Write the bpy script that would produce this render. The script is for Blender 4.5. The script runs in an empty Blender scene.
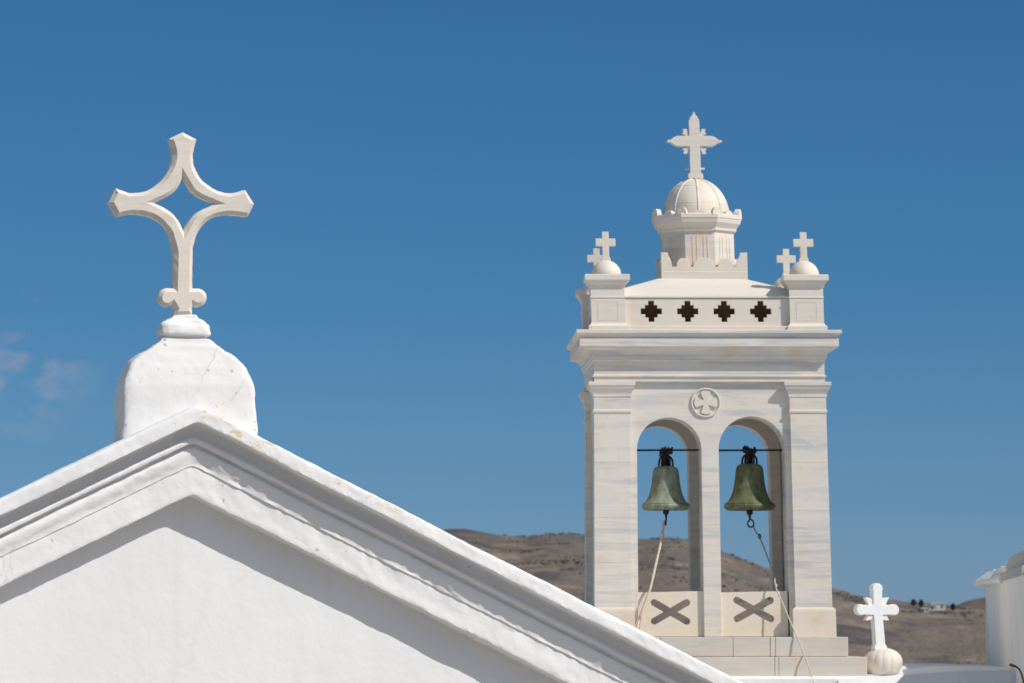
import bpy, bmesh, math, random
from mathutils import Vector, Matrix, noise
random.seed(7)
R = math.radians
sc = bpy.context.scene
col = sc.collection

# ------------------------------------------------------------------ camera, sky, sun, exposure
F = 4500.0
PITCH = math.atan(288.5 / F)
cam_d = bpy.data.cameras.new("camera")
cam_d.lens = 36.0 * F / 1024.0
cam_d.sensor_width = 36.0
cam_d.clip_start = 0.5
cam_d.clip_end = 30000
cam_d.dof.use_dof = True
cam_d.dof.focus_distance = 33.0
cam_d.dof.aperture_fstop = 8.0
cam = bpy.data.objects.new("camera", cam_d)
cam.rotation_euler = (R(90) + PITCH, 0, 0)
col.objects.link(cam)
sc.camera = cam

SUN_AZ, SUN_EL = 59.0, 43.5          # azimuth from -Y towards +X
SUN = Vector((math.sin(R(SUN_AZ)) * math.cos(R(SUN_EL)), -math.cos(R(SUN_AZ)) * math.cos(R(SUN_EL)), math.sin(R(SUN_EL))))
w = bpy.data.worlds.new("World")
sc.world = w
w.use_nodes = True
nt = w.node_tree
for n in list(nt.nodes): nt.nodes.remove(n)
N, L = nt.nodes.new, nt.links.new
wo = N("ShaderNodeOutputWorld")
bg = N("ShaderNodeBackground")
bg.inputs["Strength"].default_value = 0.12
sky = N("ShaderNodeTexSky")
sky.sky_type = 'NISHITA'
sky.sun_disc = False
sky.sun_elevation = R(SUN_EL)
sky.sun_rotation = R(180 - SUN_AZ)
sky.altitude = 0
sky.air_density = 1.0
sky.dust_density = 0.3
sky.ozone_density = 3.0
# clear polarised Aegean air: the sky's own colour, deepened
grade = N("ShaderNodeMix"); grade.data_type = 'RGBA'; grade.blend_type = 'MULTIPLY'
grade.inputs["Factor"].default_value = 1.0
geo = N("ShaderNodeTexCoord")
sep = N("ShaderNodeSeparateXYZ"); L(geo.outputs["Generated"], sep.inputs[0])
ramp = N("ShaderNodeValToRGB")
L(sep.outputs["Z"], ramp.inputs[0])
e = ramp.color_ramp.elements
SKYTINT = [(0.0, (0.27, 0.435, 0.83)), (0.0155, (0.227, 0.402, 0.76)), (0.0288, (0.184, 0.359, 0.688)), (0.0732, (0.126, 0.302, 0.536)), (0.1327, (0.116, 0.284, 0.477)), (0.17, (0.115, 0.275, 0.45)), (0.34, (1.1, 0.94, 0.70)), (0.6, (2.3, 1.68, 1.10))]
e[0].position, e[0].color = SKYTINT[0][0], SKYTINT[0][1] + (1,)
e[1].position, e[1].color = SKYTINT[-1][0], SKYTINT[-1][1] + (1,)
for p, c in SKYTINT[1:-1]:
    x = e.new(p); x.color = c + (1,)
L(sky.outputs[0], grade.inputs["A"]); L(ramp.outputs[0], grade.inputs["B"])
# thin scraps of cloud low in the sky
mp = N("ShaderNodeMapping"); mp.inputs["Scale"].default_value = (70, 70, 110); L(geo.outputs["Generated"], mp.inputs[0])
nz = N("ShaderNodeTexNoise"); nz.inputs["Scale"].default_value = 1.0; nz.inputs["Detail"].default_value = 5; nz.inputs["Roughness"].default_value = 0.55
L(mp.outputs[0], nz.inputs["Vector"])
cr = N("ShaderNodeMapRange"); cr.inputs[1].default_value = 0.45; cr.inputs[2].default_value = 0.70
L(nz.outputs[0], cr.inputs[0])
dist = N("ShaderNodeVectorMath"); dist.operation = 'DISTANCE'
CLOUD = Vector(((28 - 512) / F, 1, (630 - 366) / F)).normalized()
dist.inputs[1].default_value = CLOUD
L(geo.outputs["Generated"], dist.inputs[0])
cm = N("ShaderNodeMapRange"); cm.inputs[1].default_value = 0.018; cm.inputs[2].default_value = 0.004; cm.inputs[3].default_value = 0; cm.inputs[4].default_value = 0.85
L(dist.outputs["Value"], cm.inputs[0])
mul = N("ShaderNodeMath"); mul.operation = 'MULTIPLY'; L(cr.outputs[0], mul.inputs[0]); L(cm.outputs[0], mul.inputs[1])
cmix = N("ShaderNodeMix"); cmix.data_type = 'RGBA'; L(mul.outputs[0], cmix.inputs["Factor"])
L(grade.outputs["Result"], cmix.inputs["A"]); cmix.inputs["B"].default_value = (3.0, 3.0, 3.55, 1)
L(cmix.outputs["Result"], bg.inputs["Color"])
L(bg.outputs[0], wo.inputs[0])

sd = bpy.data.lights.new("sun", 'SUN'); sd.energy = 3.85; sd.angle = R(0.5); sd.color = (1.0, 0.955, 0.90)
so = bpy.data.objects.new("sun", sd); so.rotation_euler = SUN.to_track_quat('Z', 'Y').to_euler(); so.location = SUN * 100
col.objects.link(so)
vs = sc.view_settings
sc.display_settings.display_device = 'sRGB'
vs.view_transform = 'Standard'; vs.look = 'None'; vs.exposure = 0.0; vs.gamma = 1.0; vs.use_curve_mapping = False
sc.render.engine = 'CYCLES'
sc.cycles.max_bounces = 8; sc.cycles.diffuse_bounces = 5
sc.cycles.use_denoising = True

# ------------------------------------------------------------------ helpers
def at(px, py, Y):
    "the point at depth Y that the photograph shows at pixel px, py"
    a = PITCH + math.atan((341.5 - py) / F)
    Z = Y * math.tan(a)
    d = Y * math.cos(PITCH) + Z * math.sin(PITCH)
    return Vector(((px - 512) / F * d, Y, Z))

def link(name, me, mat, parent=None, M=None, smooth=False):
    if M is not None: me.transform(M)
    o = bpy.data.objects.new(name, me)
    me.name = name
    if mat is not None:
        me.materials.clear(); me.materials.append(mat)
    me.polygons.foreach_set("use_smooth", [smooth] * len(me.polygons))
    col.objects.link(o)
    if parent is not None: o.parent = parent
    return o

def tag(o, label=None, cat=None, group=None, kind=None):
    if label: o["label"] = label
    if cat: o["category"] = cat
    if group: o["group"] = group
    if kind: o["kind"] = kind
    return o

def empty(name, loc, rz=0, label=None, cat=None, group=None):
    o = bpy.data.objects.new(name, None)
    o.empty_display_size = 0.2
    o.location = loc; o.rotation_euler = (0, 0, rz)
    col.objects.link(o)
    return tag(o, label, cat, group)

def copy_tree(o, parent=None):
    c = o.copy(); col.objects.link(c)
    if parent is not None: c.parent = parent
    for ch in list(o.children): copy_tree(ch, c)
    return c

def bm_mesh(bm, name="m"):
    bmesh.ops.recalc_face_normals(bm, faces=bm.faces[:])
    me = bpy.data.meshes.new(name); bm.to_mesh(me); bm.free(); return me

def add_box(bm, x0, x1, y0, y1, z0, z1, bev=0.004, seg=1):
    r = bmesh.ops.create_cube(bm, size=1.0)
    for v in r['verts']:
        v.co = Vector(((x0 + x1) / 2 + v.co.x * (x1 - x0), (y0 + y1) / 2 + v.co.y * (y1 - y0), (z0 + z1) / 2 + v.co.z * (z1 - z0)))
    if bev > 0:
        ed = list({e for v in r['verts'] for e in v.link_edges})
        bmesh.ops.bevel(bm, geom=ed, offset=bev, segments=seg, affect='EDGES', profile=0.6)

def add_rings(bm, rings, cap0=True, cap1=True):
    "closed rings of the same number of points, joined one above the other"
    vv = [[bm.verts.new(p) for p in r] for r in rings]
    n = len(vv[0])
    for a, b in zip(vv, vv[1:]):
        for i in range(n):
            bm.faces.new((a[i], a[(i + 1) % n], b[(i + 1) % n], b[i]))
    if cap0: bm.faces.new(vv[0][::-1])
    if cap1: bm.faces.new(vv[-1])
    return vv

def poly_rings(cx, cy, levels, n=4, rot=0.0):
    "levels (apothem, z) of a regular n-gon whose flat side faces the front"
    out = []
    for h, z in levels:
        rr = h / math.cos(math.pi / n)
        out.append([Vector((cx + rr * math.cos(rot + math.pi / n + 2 * math.pi * k / n - math.pi / 2),
                            cy + rr * math.sin(rot + math.pi / n + 2 * math.pi * k / n - math.pi / 2), z)) for k in range(n)])
    return out

def add_lathe(bm, cx, cy, prof, n=48, capb=True, capt=True, fr=None):
    rings = []
    for r, z in prof:
        rings.append([Vector((cx + r * (fr(k / n) if fr else 1) * math.cos(2 * math.pi * k / n), cy + r * (fr(k / n) if fr else 1) * math.sin(2 * math.pi * k / n), z)) for k in range(n)])
    return add_rings(bm, rings, capb, capt)

def add_tube(bm, pts, r, n=8, cap=True):
    pts = [Vector(p) for p in pts]
    rs = r if isinstance(r, (list, tuple)) else [r] * len(pts)
    rings = []
    up = Vector((0.13, 0.21, 0.97))
    for i, p in enumerate(pts):
        t = (pts[min(i + 1, len(pts) - 1)] - pts[max(i - 1, 0)]).normalized()
        a = t.cross(up)
        if a.length < 1e-3: a = t.cross(Vector((1, 0, 0)))
        a.normalize(); b = t.cross(a).normalized()
        up = a.cross(t)
        rings.append([p + (a * math.cos(2 * math.pi * k / n) + b * math.sin(2 * math.pi * k / n)) * rs[i] for k in range(n)])
    add_rings(bm, rings, cap, cap)

def plate(loops, y0, y1, bev=0.0, seg=1):
    "a slab with outline (and holes) given in x,z, standing between y0 and y1"
    c = bpy.data.curves.new("tmp", 'CURVE'); c.dimensions = '2D'; c.fill_mode = 'BOTH'
    th = abs(y1 - y0)
    c.extrude = th / 2 - bev; c.bevel_depth = bev; c.bevel_resolution = seg; c.offset = -bev
    for lp in loops:
        s = c.splines.new('POLY'); s.points.add(len(lp) - 1)
        for p, q in zip(s.points, lp): p.co = (q[0], q[1], 0, 1)
        s.use_cyclic_u = True
    o = bpy.data.objects.new("tmp", c); col.objects.link(o)
    dg = bpy.context.evaluated_depsgraph_get()
    me = bpy.data.meshes.new_from_object(o.evaluated_get(dg))
    bpy.data.objects.remove(o); bpy.data.curves.remove(c)
    me.transform(Matrix(((1, 0, 0, 0), (0, 0, -1, (y0 + y1) / 2), (0, 1, 0, 0), (0, 0, 0, 1))))
    return me

def arc(cx, cz, r, a0, a1, n):
    return [(cx + r * math.cos(R(a0 + (a1 - a0) * k / n)), cz + r * math.sin(R(a0 + (a1 - a0) * k / n))) for k in range(n + 1)]

def fbm(p, o=4, h=1.0):
    return noise.fractal(p, h, 2.0, o, noise_basis='PERLIN_ORIGINAL')

# ------------------------------------------------------------------ materials
class NT:
    def __init__(s, name, rough=0.7, spec=0.3):
        s.m = bpy.data.materials.new(name); s.m.use_nodes = True
        s.t = s.m.node_tree; s.b = s.t.nodes["Principled BSDF"]
        s.b.inputs["Roughness"].default_value = rough
        s.b.inputs["Specular IOR Level"].default_value = spec
        s.tc = s.t.nodes.new("ShaderNodeTexCoord")
        s.co = s.tc.outputs["Object"]
    def n(s, t): return s.t.nodes.new(t)
    def l(s, a, b): s.t.links.new(a, b)
    def mapped(s, scale, rot=(0, 0, 0), loc=(0, 0, 0), src=None):
        m = s.n("ShaderNodeMapping"); m.inputs["Scale"].default_value = scale; m.inputs["Rotation"].default_value = rot; m.inputs["Location"].default_value = loc
        s.l(src or s.co, m.inputs[0]); return m.outputs[0]
    def noise(s, scale, vec=None, det=5, rough=0.55, dist=0.0):
        m = s.n("ShaderNodeTexNoise"); m.inputs["Scale"].default_value = scale; m.inputs["Detail"].default_value = det
        m.inputs["Roughness"].default_value = rough; m.inputs["Distortion"].default_value = dist
        s.l(vec or s.co, m.inputs["Vector"]); return m.outputs[0]
    def rng(s, v, a, b, c=0.0, d=1.0):
        m = s.n("ShaderNodeMapRange"); m.inputs[1].default_value = a; m.inputs[2].default_value = b; m.inputs[3].default_value = c; m.inputs[4].default_value = d
        s.l(v, m.inputs[0]); return m.outputs[0]
    def math(s, op, a, b):
        m = s.n("ShaderNodeMath"); m.operation = op
        for i, v in enumerate((a, b)):
            if hasattr(v, "links"): s.l(v, m.inputs[i])
            else: m.inputs[i].default_value = v
        return m.outputs[0]
    def mix(s, f, a, b):
        m = s.n("ShaderNodeMix"); m.data_type = 'RGBA'
        for k, v in (("Factor", f), ("A", a), ("B", b)):
            if hasattr(v, "links"): s.l(v, m.inputs[k])
            elif k == "Factor": m.inputs[k].default_value = v
            else: m.inputs[k].default_value = tuple(v) + (1,)
        return m.outputs["Result"]
    def bump(s, hs, dist=1.0):
        prev = None
        for h, st, d in hs:
            b = s.n("ShaderNodeBump"); b.inputs["Strength"].default_value = st; b.inputs["Distance"].default_value = d
            s.l(h, b.inputs["Height"])
            if prev: s.l(prev, b.inputs["Normal"])
            prev = b.outputs[0]
        s.l(prev, s.b.inputs["Normal"])
    def base(s, c):
        if hasattr(c, "links"): s.l(c, s.b.inputs["Base Color"])
        else: s.b.inputs["Base Color"].default_value = tuple(c) + (1,)
        return s.m

def mat_whitewash(name, col0=(0.80, 0.797, 0.795), col1=(0.755, 0.752, 0.745), peel=False, lump=1.0, speck=0.72, crack=0.5):
    k = NT(name, 0.85, 0.2)
    big = k.noise(1.3, det=6); mid = k.noise(14, det=4); fine = k.noise(90, det=3)
    c = k.mix(k.rng(big, 0.35, 0.7), col0, col1)
    run = k.noise(3.0, vec=k.mapped((2.2, 2.2, 0.3)), det=6, rough=0.65)
    c = k.mix(k.rng(run, 0.56, 0.76, 0, 0.4), c, (0.66, 0.645, 0.62))
    vo = k.n("ShaderNodeTexVoronoi"); vo.feature = 'DISTANCE_TO_EDGE'; vo.inputs["Scale"].default_value = 2.3
    wv = k.n("ShaderNodeVectorMath"); wv.operation = 'MULTIPLY_ADD'; wn = k.n("ShaderNodeTexNoise"); wn.inputs["Scale"].default_value = 5.0; wn.inputs["Detail"].default_value = 5
    k.l(k.co, wn.inputs["Vector"]); k.l(wn.outputs["Color"], wv.inputs[0]); wv.inputs[1].default_value = (0.13, 0.13, 0.13); k.l(k.co, wv.inputs[2])
    k.l(wv.outputs[0], vo.inputs["Vector"])
    ck = k.math('MULTIPLY', k.rng(vo.outputs["Distance"], 0.010, 0.004), k.rng(k.noise(1.1, det=2, vec=k.mapped((1, 1, 1), loc=(4, 9, 2))), 0.52, 0.62))
    c = k.mix(k.math('MULTIPLY', ck, crack), c, (0.50, 0.48, 0.45))
    sp = k.noise(26, det=2, rough=0.4)
    c = k.mix(k.rng(sp, speck, speck + 0.03, 0, 0.75), c, (0.42, 0.36, 0.31))
    if peel:
        # peeled ochre patches near the ridge and down the right verge
        sx = k.n("ShaderNodeSeparateXYZ"); k.l(k.co, sx.inputs[0])
        zone = k.math('MULTIPLY', k.rng(sx.outputs["X"], -0.25, -0.05), k.rng(sx.outputs["X"], 1.6, 0.55))
        top = k.math('ADD', k.math('MULTIPLY', k.math('ABSOLUTE', sx.outputs["X"], 0), 0.46), sx.outputs["Z"])
        zone = k.math('MULTIPLY', zone, k.rng(top, 0.012, 0.03))
        pn = k.noise(9.5, det=4, rough=0.6, vec=k.mapped((1, 0.6, 1.6)))
        pm = k.math('MULTIPLY', k.rng(pn, 0.575, 0.60), zone)
        c = k.mix(k.math('MULTIPLY', pm, 0.85), c, (0.70, 0.50, 0.29))
    k.bump([(k.noise(5, det=3), 0.28 * lump, 0.02), (mid, 0.3 * lump, 0.006), (fine, 0.35, 0.0016)])
    return k.base(c)

def mat_marble(name, warm=(0.70, 0.625, 0.53), pale=(0.69, 0.64, 0.575), grey=(0.50, 0.49, 0.48), stain=(0.66, 0.50, 0.34), bandw=1.0, stain_lo=0.60):
    k = NT(name, 0.6, 0.3)
    v = k.mapped((0.45, 0.45, 6.5), rot=(R(1.0), R(2.0), 0))
    bands = k.noise(2.3, vec=v, det=7, rough=0.66, dist=0.5)
    fineb = k.noise(7.5, vec=v, det=5, rough=0.62, dist=0.3)
    # strength of the veining changes from block to block
    sx = k.n("ShaderNodeSeparateXYZ"); k.l(k.co, sx.inputs[0])
    vor = k.n("ShaderNodeTexVoronoi"); vor.feature = 'F1'; vor.inputs["Scale"].default_value = 1.0
    k.l(k.mapped((1.1, 1.1, 1.9), loc=(0.3, 0.2, 0.7)), vor.inputs["Vector"])
    sc1 = k.n("ShaderNodeSeparateColor"); k.l(vor.outputs["Color"], sc1.inputs[0])
    blk = k.rng(sc1.outputs["Red"], 0.0, 1.0, 0.35, 1.0)
    c = k.mix(k.rng(k.noise(1.7, det=4), 0.35, 0.68), warm, pale)
    c = k.mix(k.rng(sc1.outputs["Green"], 0.2, 1.0, 0, 0.35 * bandw), c, (0.65, 0.62, 0.585))
    c = k.mix(k.math('MULTIPLY', k.rng(bands, 0.46, 0.61, 0, 1.0 * bandw), blk), c, grey)
    c = k.mix(k.math('MULTIPLY', k.rng(fineb, 0.54, 0.66, 0, 0.65 * bandw), blk), c, (0.56, 0.51, 0.455))
    st = k.noise(2.7, det=7, rough=0.68)
    c = k.mix(k.rng(st, stain_lo - 0.05, stain_lo + 0.11, 0, 0.65), c, stain)
    drip = k.noise(5.0, vec=k.mapped((3.2, 3.2, 0.35)), det=5, rough=0.6)
    c = k.mix(k.rng(drip, 0.60, 0.75, 0, 0.4), c, (0.60, 0.53, 0.45))
    dk = k.noise(21, det=4, rough=0.7)
    c = k.mix(k.rng(dk, 0.67, 0.75, 0, 0.5), c, (0.38, 0.31, 0.25))
    k.bump([(k.noise(14, det=5), 0.2, 0.005), (k.noise(90, det=2), 0.15, 0.0012)])
    return k.base(c)

M_white = mat_whitewash("whitewash", speck=0.83, crack=0.12)
M_cornice = mat_whitewash("whitewash_peeling", peel=True, lump=1.5, speck=0.75, crack=0.5)
M_block = mat_whitewash("whitewash_lumpy", col0=(0.775, 0.768, 0.76), col1=(0.73, 0.715, 0.70), lump=1.6, speck=0.70, crack=0.45)
M_cross = mat_marble("cross_marble", warm=(0.71, 0.63, 0.54), pale=(0.70, 0.645, 0.575), bandw=0.5, stain_lo=0.64)
M_marble = mat_marble("marble")
M_dome = mat_marble("weathered_dome", bandw=0.4, stain_lo=0.55)
M_marble_grey = mat_marble("step_marble", warm=(0.58, 0.51, 0.43), pale=(0.60, 0.545, 0.48), grey=(0.47, 0.455, 0.44))
M_panel = mat_marble("panel_marble", warm=(0.72, 0.62, 0.50), pale=(0.72, 0.64, 0.535), bandw=0.2)
M_plain = mat_marble("plain_marble", bandw=0.35, stain_lo=0.63)

def mat_bronze(name, a, b, c2):
    k = NT(name, 0.62, 0.3); k.b.inputs["Metallic"].default_value = 0.08
    v = k.mapped((6, 6, 1.6))
    c = k.mix(k.rng(k.noise(2.0, vec=v, det=5), 0.35, 0.7), a, b)
    c = k.mix(k.rng(k.noise(14, det=5), 0.52, 0.72, 0, 0.7), c, c2)
    k.bump([(k.noise(40, det=4), 0.3, 0.003)])
    return k.base(c)
M_bell_g = mat_bronze("green_patina", (0.265, 0.315, 0.235), (0.13, 0.14, 0.085), (0.345, 0.39, 0.30))
M_bell_o = mat_bronze("olive_patina", (0.145, 0.165, 0.08), (0.065, 0.068, 0.035), (0.21, 0.23, 0.125))
def mat_plain(name, c, c2, scale=8, rough=0.7, metal=0.0, b=0.3):
    k = NT(name, rough, 0.3); k.b.inputs["Metallic"].default_value = metal
    cc = k.mix(k.rng(k.noise(scale, det=5), 0.35, 0.68), c, c2)
    k.bump([(k.noise(scale * 6, det=3), b, 0.003)])
    return k.base(cc)
M_iron = mat_plain("dark_iron", (0.018, 0.014, 0.014), (0.05, 0.028, 0.02), 12, 0.6, 0.3)
M_rust = mat_plain("rusty_iron", (0.10, 0.05, 0.03), (0.18, 0.09, 0.05), 14, 0.8)
M_rope = mat_plain("pale_rope", (0.62, 0.54, 0.42), (0.5, 0.42, 0.32), 30, 0.9)
M_darkrope = mat_plain("dark_cord", (0.10, 0.09, 0.085), (0.16, 0.14, 0.12), 30, 0.9)
M_shade = mat_plain("interior_shade", (0.26, 0.16, 0.09), (0.34, 0.22, 0.13), 9, 0.95)  # brown that paints in the darkness of the closed attic
M_shadewall = mat_whitewash("aged_whitewash", col0=(0.84, 0.805, 0.755), col1=(0.79, 0.745, 0.69), lump=1.0)
M_slate = mat_plain("roof_stone", (0.36, 0.36, 0.36), (0.5, 0.49, 0.47), 7, 0.9)
M_paving = mat_plain("paving", (0.32, 0.285, 0.25), (0.38, 0.34, 0.295), 0.7, 0.9)

def mat_hill():
    k = NT("dry_hillside", 1.0, 0.05)
    big = k.noise(0.011, det=8, rough=0.62)
    c = k.mix(k.rng(big, 0.36, 0.64), (0.225, 0.172, 0.143), (0.16, 0.139, 0.128))
    md = k.noise(0.034, det=8, rough=0.72, vec=k.mapped((1, 0.45, 2.0)))
    c = k.mix(k.rng(md, 0.49, 0.58, 0, 0.95), c, (0.095, 0.089, 0.094))
    lt = k.noise(0.032, det=7, rough=0.68, vec=k.mapped((1, 0.5, 2.4), loc=(77, 31, 5)))
    c = k.mix(k.rng(lt, 0.52, 0.64, 0, 0.85), c, (0.33, 0.258, 0.195))
    gr = k.noise(0.075, det=6, rough=0.7, vec=k.mapped((1, 0.6, 1.5), loc=(11, 5, 40)))
    c = k.mix(k.rng(gr, 0.56, 0.70, 0, 0.7), c, (0.165, 0.165, 0.105))
    fn = k.noise(0.30, det=6, rough=0.78)
    c = k.mix(k.rng(fn, 0.53, 0.63, 0, 0.8), c, (0.105, 0.098, 0.078))
    k.bump([(md, 0.9, 6.0), (fn, 0.7, 1.2)])
    return k.base(c)
M_hill = mat_hill()
M_scrub = mat_plain("scrub_green", (0.075, 0.08, 0.072), (0.105, 0.10, 0.085), 0.05, 1.0, b=0)
M_house = mat_plain("far_house_white", (0.55, 0.52, 0.48), (0.46, 0.43, 0.40), 0.3, 0.9)
M_leaf = mat_plain("dark_foliage", (0.035, 0.042, 0.025), (0.05, 0.055, 0.035), 0.5, 1.0)
M_bark = mat_plain("bark", (0.09, 0.07, 0.05), (0.12, 0.09, 0.07), 2, 1.0)

# ------------------------------------------------------------------ ground and hills (one sheet)
def interp(tab, x):
    if x <= tab[0][0]: return tab[0][1]
    for (a, b), (c, d) in zip(tab, tab[1:]):
        if x <= c: return b + (d - b) * (x - a) / (c - a)
    return tab[-1][1]
RIDGE = [(-3000, 560), (-1200, 520), (-300, 548), (100, 520), (300, 545), (380, 540), (450, 539), (480, 541), (520, 544), (545, 540.5), (575, 540), (610, 541), (640, 543),
         (668, 540.5), (690, 543), (722, 553), (770, 571), (800, 581), (833, 590.5), (870, 599), (905, 605), (941, 609.5), (975, 611.5), (1010, 614), (1060, 618), (1300, 600), (1800, 560), (3500, 570)]
RIDGE2 = [(800, 640), (920, 622), (940, 613), (951, 609), (965, 602.5), (985, 597.5), (1024, 592), (1100, 583), (1300, 590), (1700, 640)]
GZ = -9.0
def smooth(t): t = max(0, min(1, t)); return t * t * (3 - 2 * t)
def build_terrain():
    azs = []
    a = -180.0
    while a < 180:
        azs.append(a)
        a += 0.045 if abs(a + 0.0) < 7.2 else (0.35 if abs(a) < 20 else 4.0)
    rs = [0.0]; r = 20.0
    while r < 9000:
        rs.append(r); r *= 1.05 if r < 350 else (1.022 if r < 2600 else 1.06)
    bm = bmesh.new(); rows = []
    R1, R2 = 1750.0, 4200.0
    for r in rs:
        row = []
        for az in azs:
            A = R(az); x, y = r * math.sin(A), r * math.cos(A)
            z = GZ
            if r > 60:
                px = 512 + F * math.tan(A) if abs(az) < 38 else (3500 if az > 0 else -3000)
                if y < 0: px = 3500 if az > 0 else -3000
                r1 = R1 * (1 + 0.22 * noise.noise(Vector((az * 0.22, 3.1, 0))))
                h1 = r1 * (630 - interp(RIDGE, px)) / F
                up = smooth((r - 330) / (r1 - 330)) ** 1.15
                dn = 1 - 0.55 * smooth((r - r1) / 1500)
                z1 = GZ + (h1 - GZ) * up * dn
                h2 = R2 * (630 - interp(RIDGE2, px)) / F
                z2 = GZ + (h2 - GZ) * smooth((r - 2300) / (R2 - 2300)) * (1 - 0.6 * smooth((r - R2) / 3000))
                z = max(z1, z2)
                p = Vector((x * 0.006, y * 0.006, 2.3))
                am = smooth((r - 200) / 600)
                damp = 0.35 + 0.65 * min(1, abs(r - r1) / 250)
                z += am * damp * 5.0 * fbm(p, 5, 0.9) + am * 0.9 * fbm(p * 6, 3, 0.8)
            row.append(bm.verts.new((x, y, z)))
        rows.append(row)
    n = len(azs)
    for a, b in zip(rows, rows[1:]):
        for i in range(n):
            j = (i + 1) % n
            if a is rows[0]:
                continue
            bm.faces.new((a[i], a[j], b[j], b[i]))
    c = rows[0][0]
    for v in rows[0][1:]: bm.verts.remove(v)
    for i in range(n): bm.faces.new((c, rows[1][(i + 1) % n], rows[1][i]))
    me = bm_mesh(bm)
    o = link("terrain", me, M_hill, smooth=True); tag(o, kind='structure')
    return o
terrain = build_terrain()
from mathutils.bvhtree import BVHTree
_tb = BVHTree.FromPolygons([v.co for v in terrain.data.vertices], [p.vertices for p in terrain.data.polygons])
def ground_z(x, y):
    h = _tb.ray_cast(Vector((x, y, 900)), Vector((0, 0, -1)))
    return h[0].z if h[0] else GZ
def hit(px, py):
    d = at(px, py, 100.0).normalized()
    h = _tb.ray_cast(Vector((0, 0, 0)), d)
    return h[0]

# low scrub on the hillside: nobody could count it
def build_scrub():
    bm = bmesh.new()
    for i in range(15000):
        az = R(random.uniform(-7.2, 7.2)); r = 420 + 1500 * random.random() ** 0.8
        x, y = r * math.sin(az), r * math.cos(az)
        q = Vector((x * 0.016, y * 0.007, 9))
        if noise.noise(q) + 0.7 * noise.noise(q * 3.1) < random.uniform(-0.06, 0.36): continue
        z = ground_z(x, y); s = random.uniform(0.35, 1.15)
        for k in range(random.randint(2, 4)):
            q = Vector((x + random.uniform(-1.4, 1.4) * s, y + random.uniform(-1, 1) * s, z + random.uniform(0.0, 0.35) * s))
            v = [bm.verts.new(q + Vector((random.uniform(-1, 1), random.uniform(-1, 1), random.uniform(-0.4, 0.6))) * s * 0.75) for _ in range(4)]
            for f in ((0, 1, 2), (0, 2, 3), (0, 3, 1), (1, 3, 2)): bm.faces.new([v[t] for t in f])
    o = link("scrub", bm_mesh(bm), M_scrub); tag(o, "low dark scrub bushes dotted over the dry brown hillside", "scrub", kind='stuff')
build_scrub()

# unseen paving added round the churches to bounce light up onto them
bm = bmesh.new()
bmesh.ops.create_circle(bm, cap_ends=True, segments=64, radius=75)
o = link("bounce_paving", bm_mesh(bm), M_paving); o.location = (0, 30, GZ + 0.5); tag(o, kind='structure')

# far houses and trees on the saddle of the ridge
def far_house(px, py, ww, hh, label):
    p = hit(px, py)
    if p is None: return
    e = empty("far_house", p, R(random.uniform(-15, 15)), label, "house", "white houses far off on the ridge")
    bm = bmesh.new(); add_box(bm, -ww / 2, ww / 2, -2.5, 2.5, -1.5, hh, 0.05)
    link("wall", bm_mesh(bm), M_house, e)
    bm = bmesh.new(); add_box(bm, -ww / 2 - .2, ww / 2 + .2, -2.7, 2.7, hh + .003, hh + .3, 0.03)
    link("roof_edge", bm_mesh(bm), M_house, e)
    for xw, zw in ((-ww / 4, 0.6), (ww / 4, 1.0)):
        bm = bmesh.new(); add_box(bm, xw - .28, xw + .28, -2.56, -2.45, zw * hh / 3, hh - .35 * hh / 2, 0.0)
        link("window", bm_mesh(bm), M_iron, e)
far_house(937, 610.0, 4.6, 1.9, "larger white house far off at the low right end of the brown ridge")
far_house(930.5, 610.4, 2.6, 1.4, "small white house far off just left of the larger ridge house")
far_house(923, 612.0, 2.4, 1.0, "tiny pale house below the ridge trees, left of the other far houses")
def far_tree(px, py, h, label, rr):
    p = hit(px, py)
    if p is None: return
    e = empty("far_tree", p, 0, label, "tree", "dark trees on the far ridge")
    bm = bmesh.new(); add_tube(bm, [(0, 0, -0.5), (0.1, 0, h * .35), (0, .1, h * .7)], [0.25, 0.2, 0.08])
    link("trunk", bm_mesh(bm), M_bark, e)
    bm = bmesh.new()
    for k in range(420):
        u = random.random(); zz = h * (0.2 + 0.8 * u); rad = rr * (math.sin(math.pi * min(1, 0.15 + u * 0.85)) ** 0.7) * random.random() ** 0.5
        an = random.uniform(0, 6.283); q = Vector((rad * math.cos(an), rad * math.sin(an), zz))
        s = random.uniform(0.2, 0.42)
        v = [bm.verts.new(q + Vector((random.uniform(-1, 1), random.uniform(-1, 1), random.uniform(-1, 1))) * s) for _ in range(3)]
        bm.faces.new(v)
    link("crown", bm_mesh(bm), M_leaf, e)
far_tree(913.5, 606.0, 2.1, "rounder dark tree left of its neighbour on the far ridge", 0.95)
far_tree(921, 607.6, 2.5, "taller dark tree standing right of the rounder one on the far ridge", 0.9)
far_tree(953, 610.8, 2.2, "dark tree alone at the foot of the farther bluish hill", 0.9)

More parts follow.
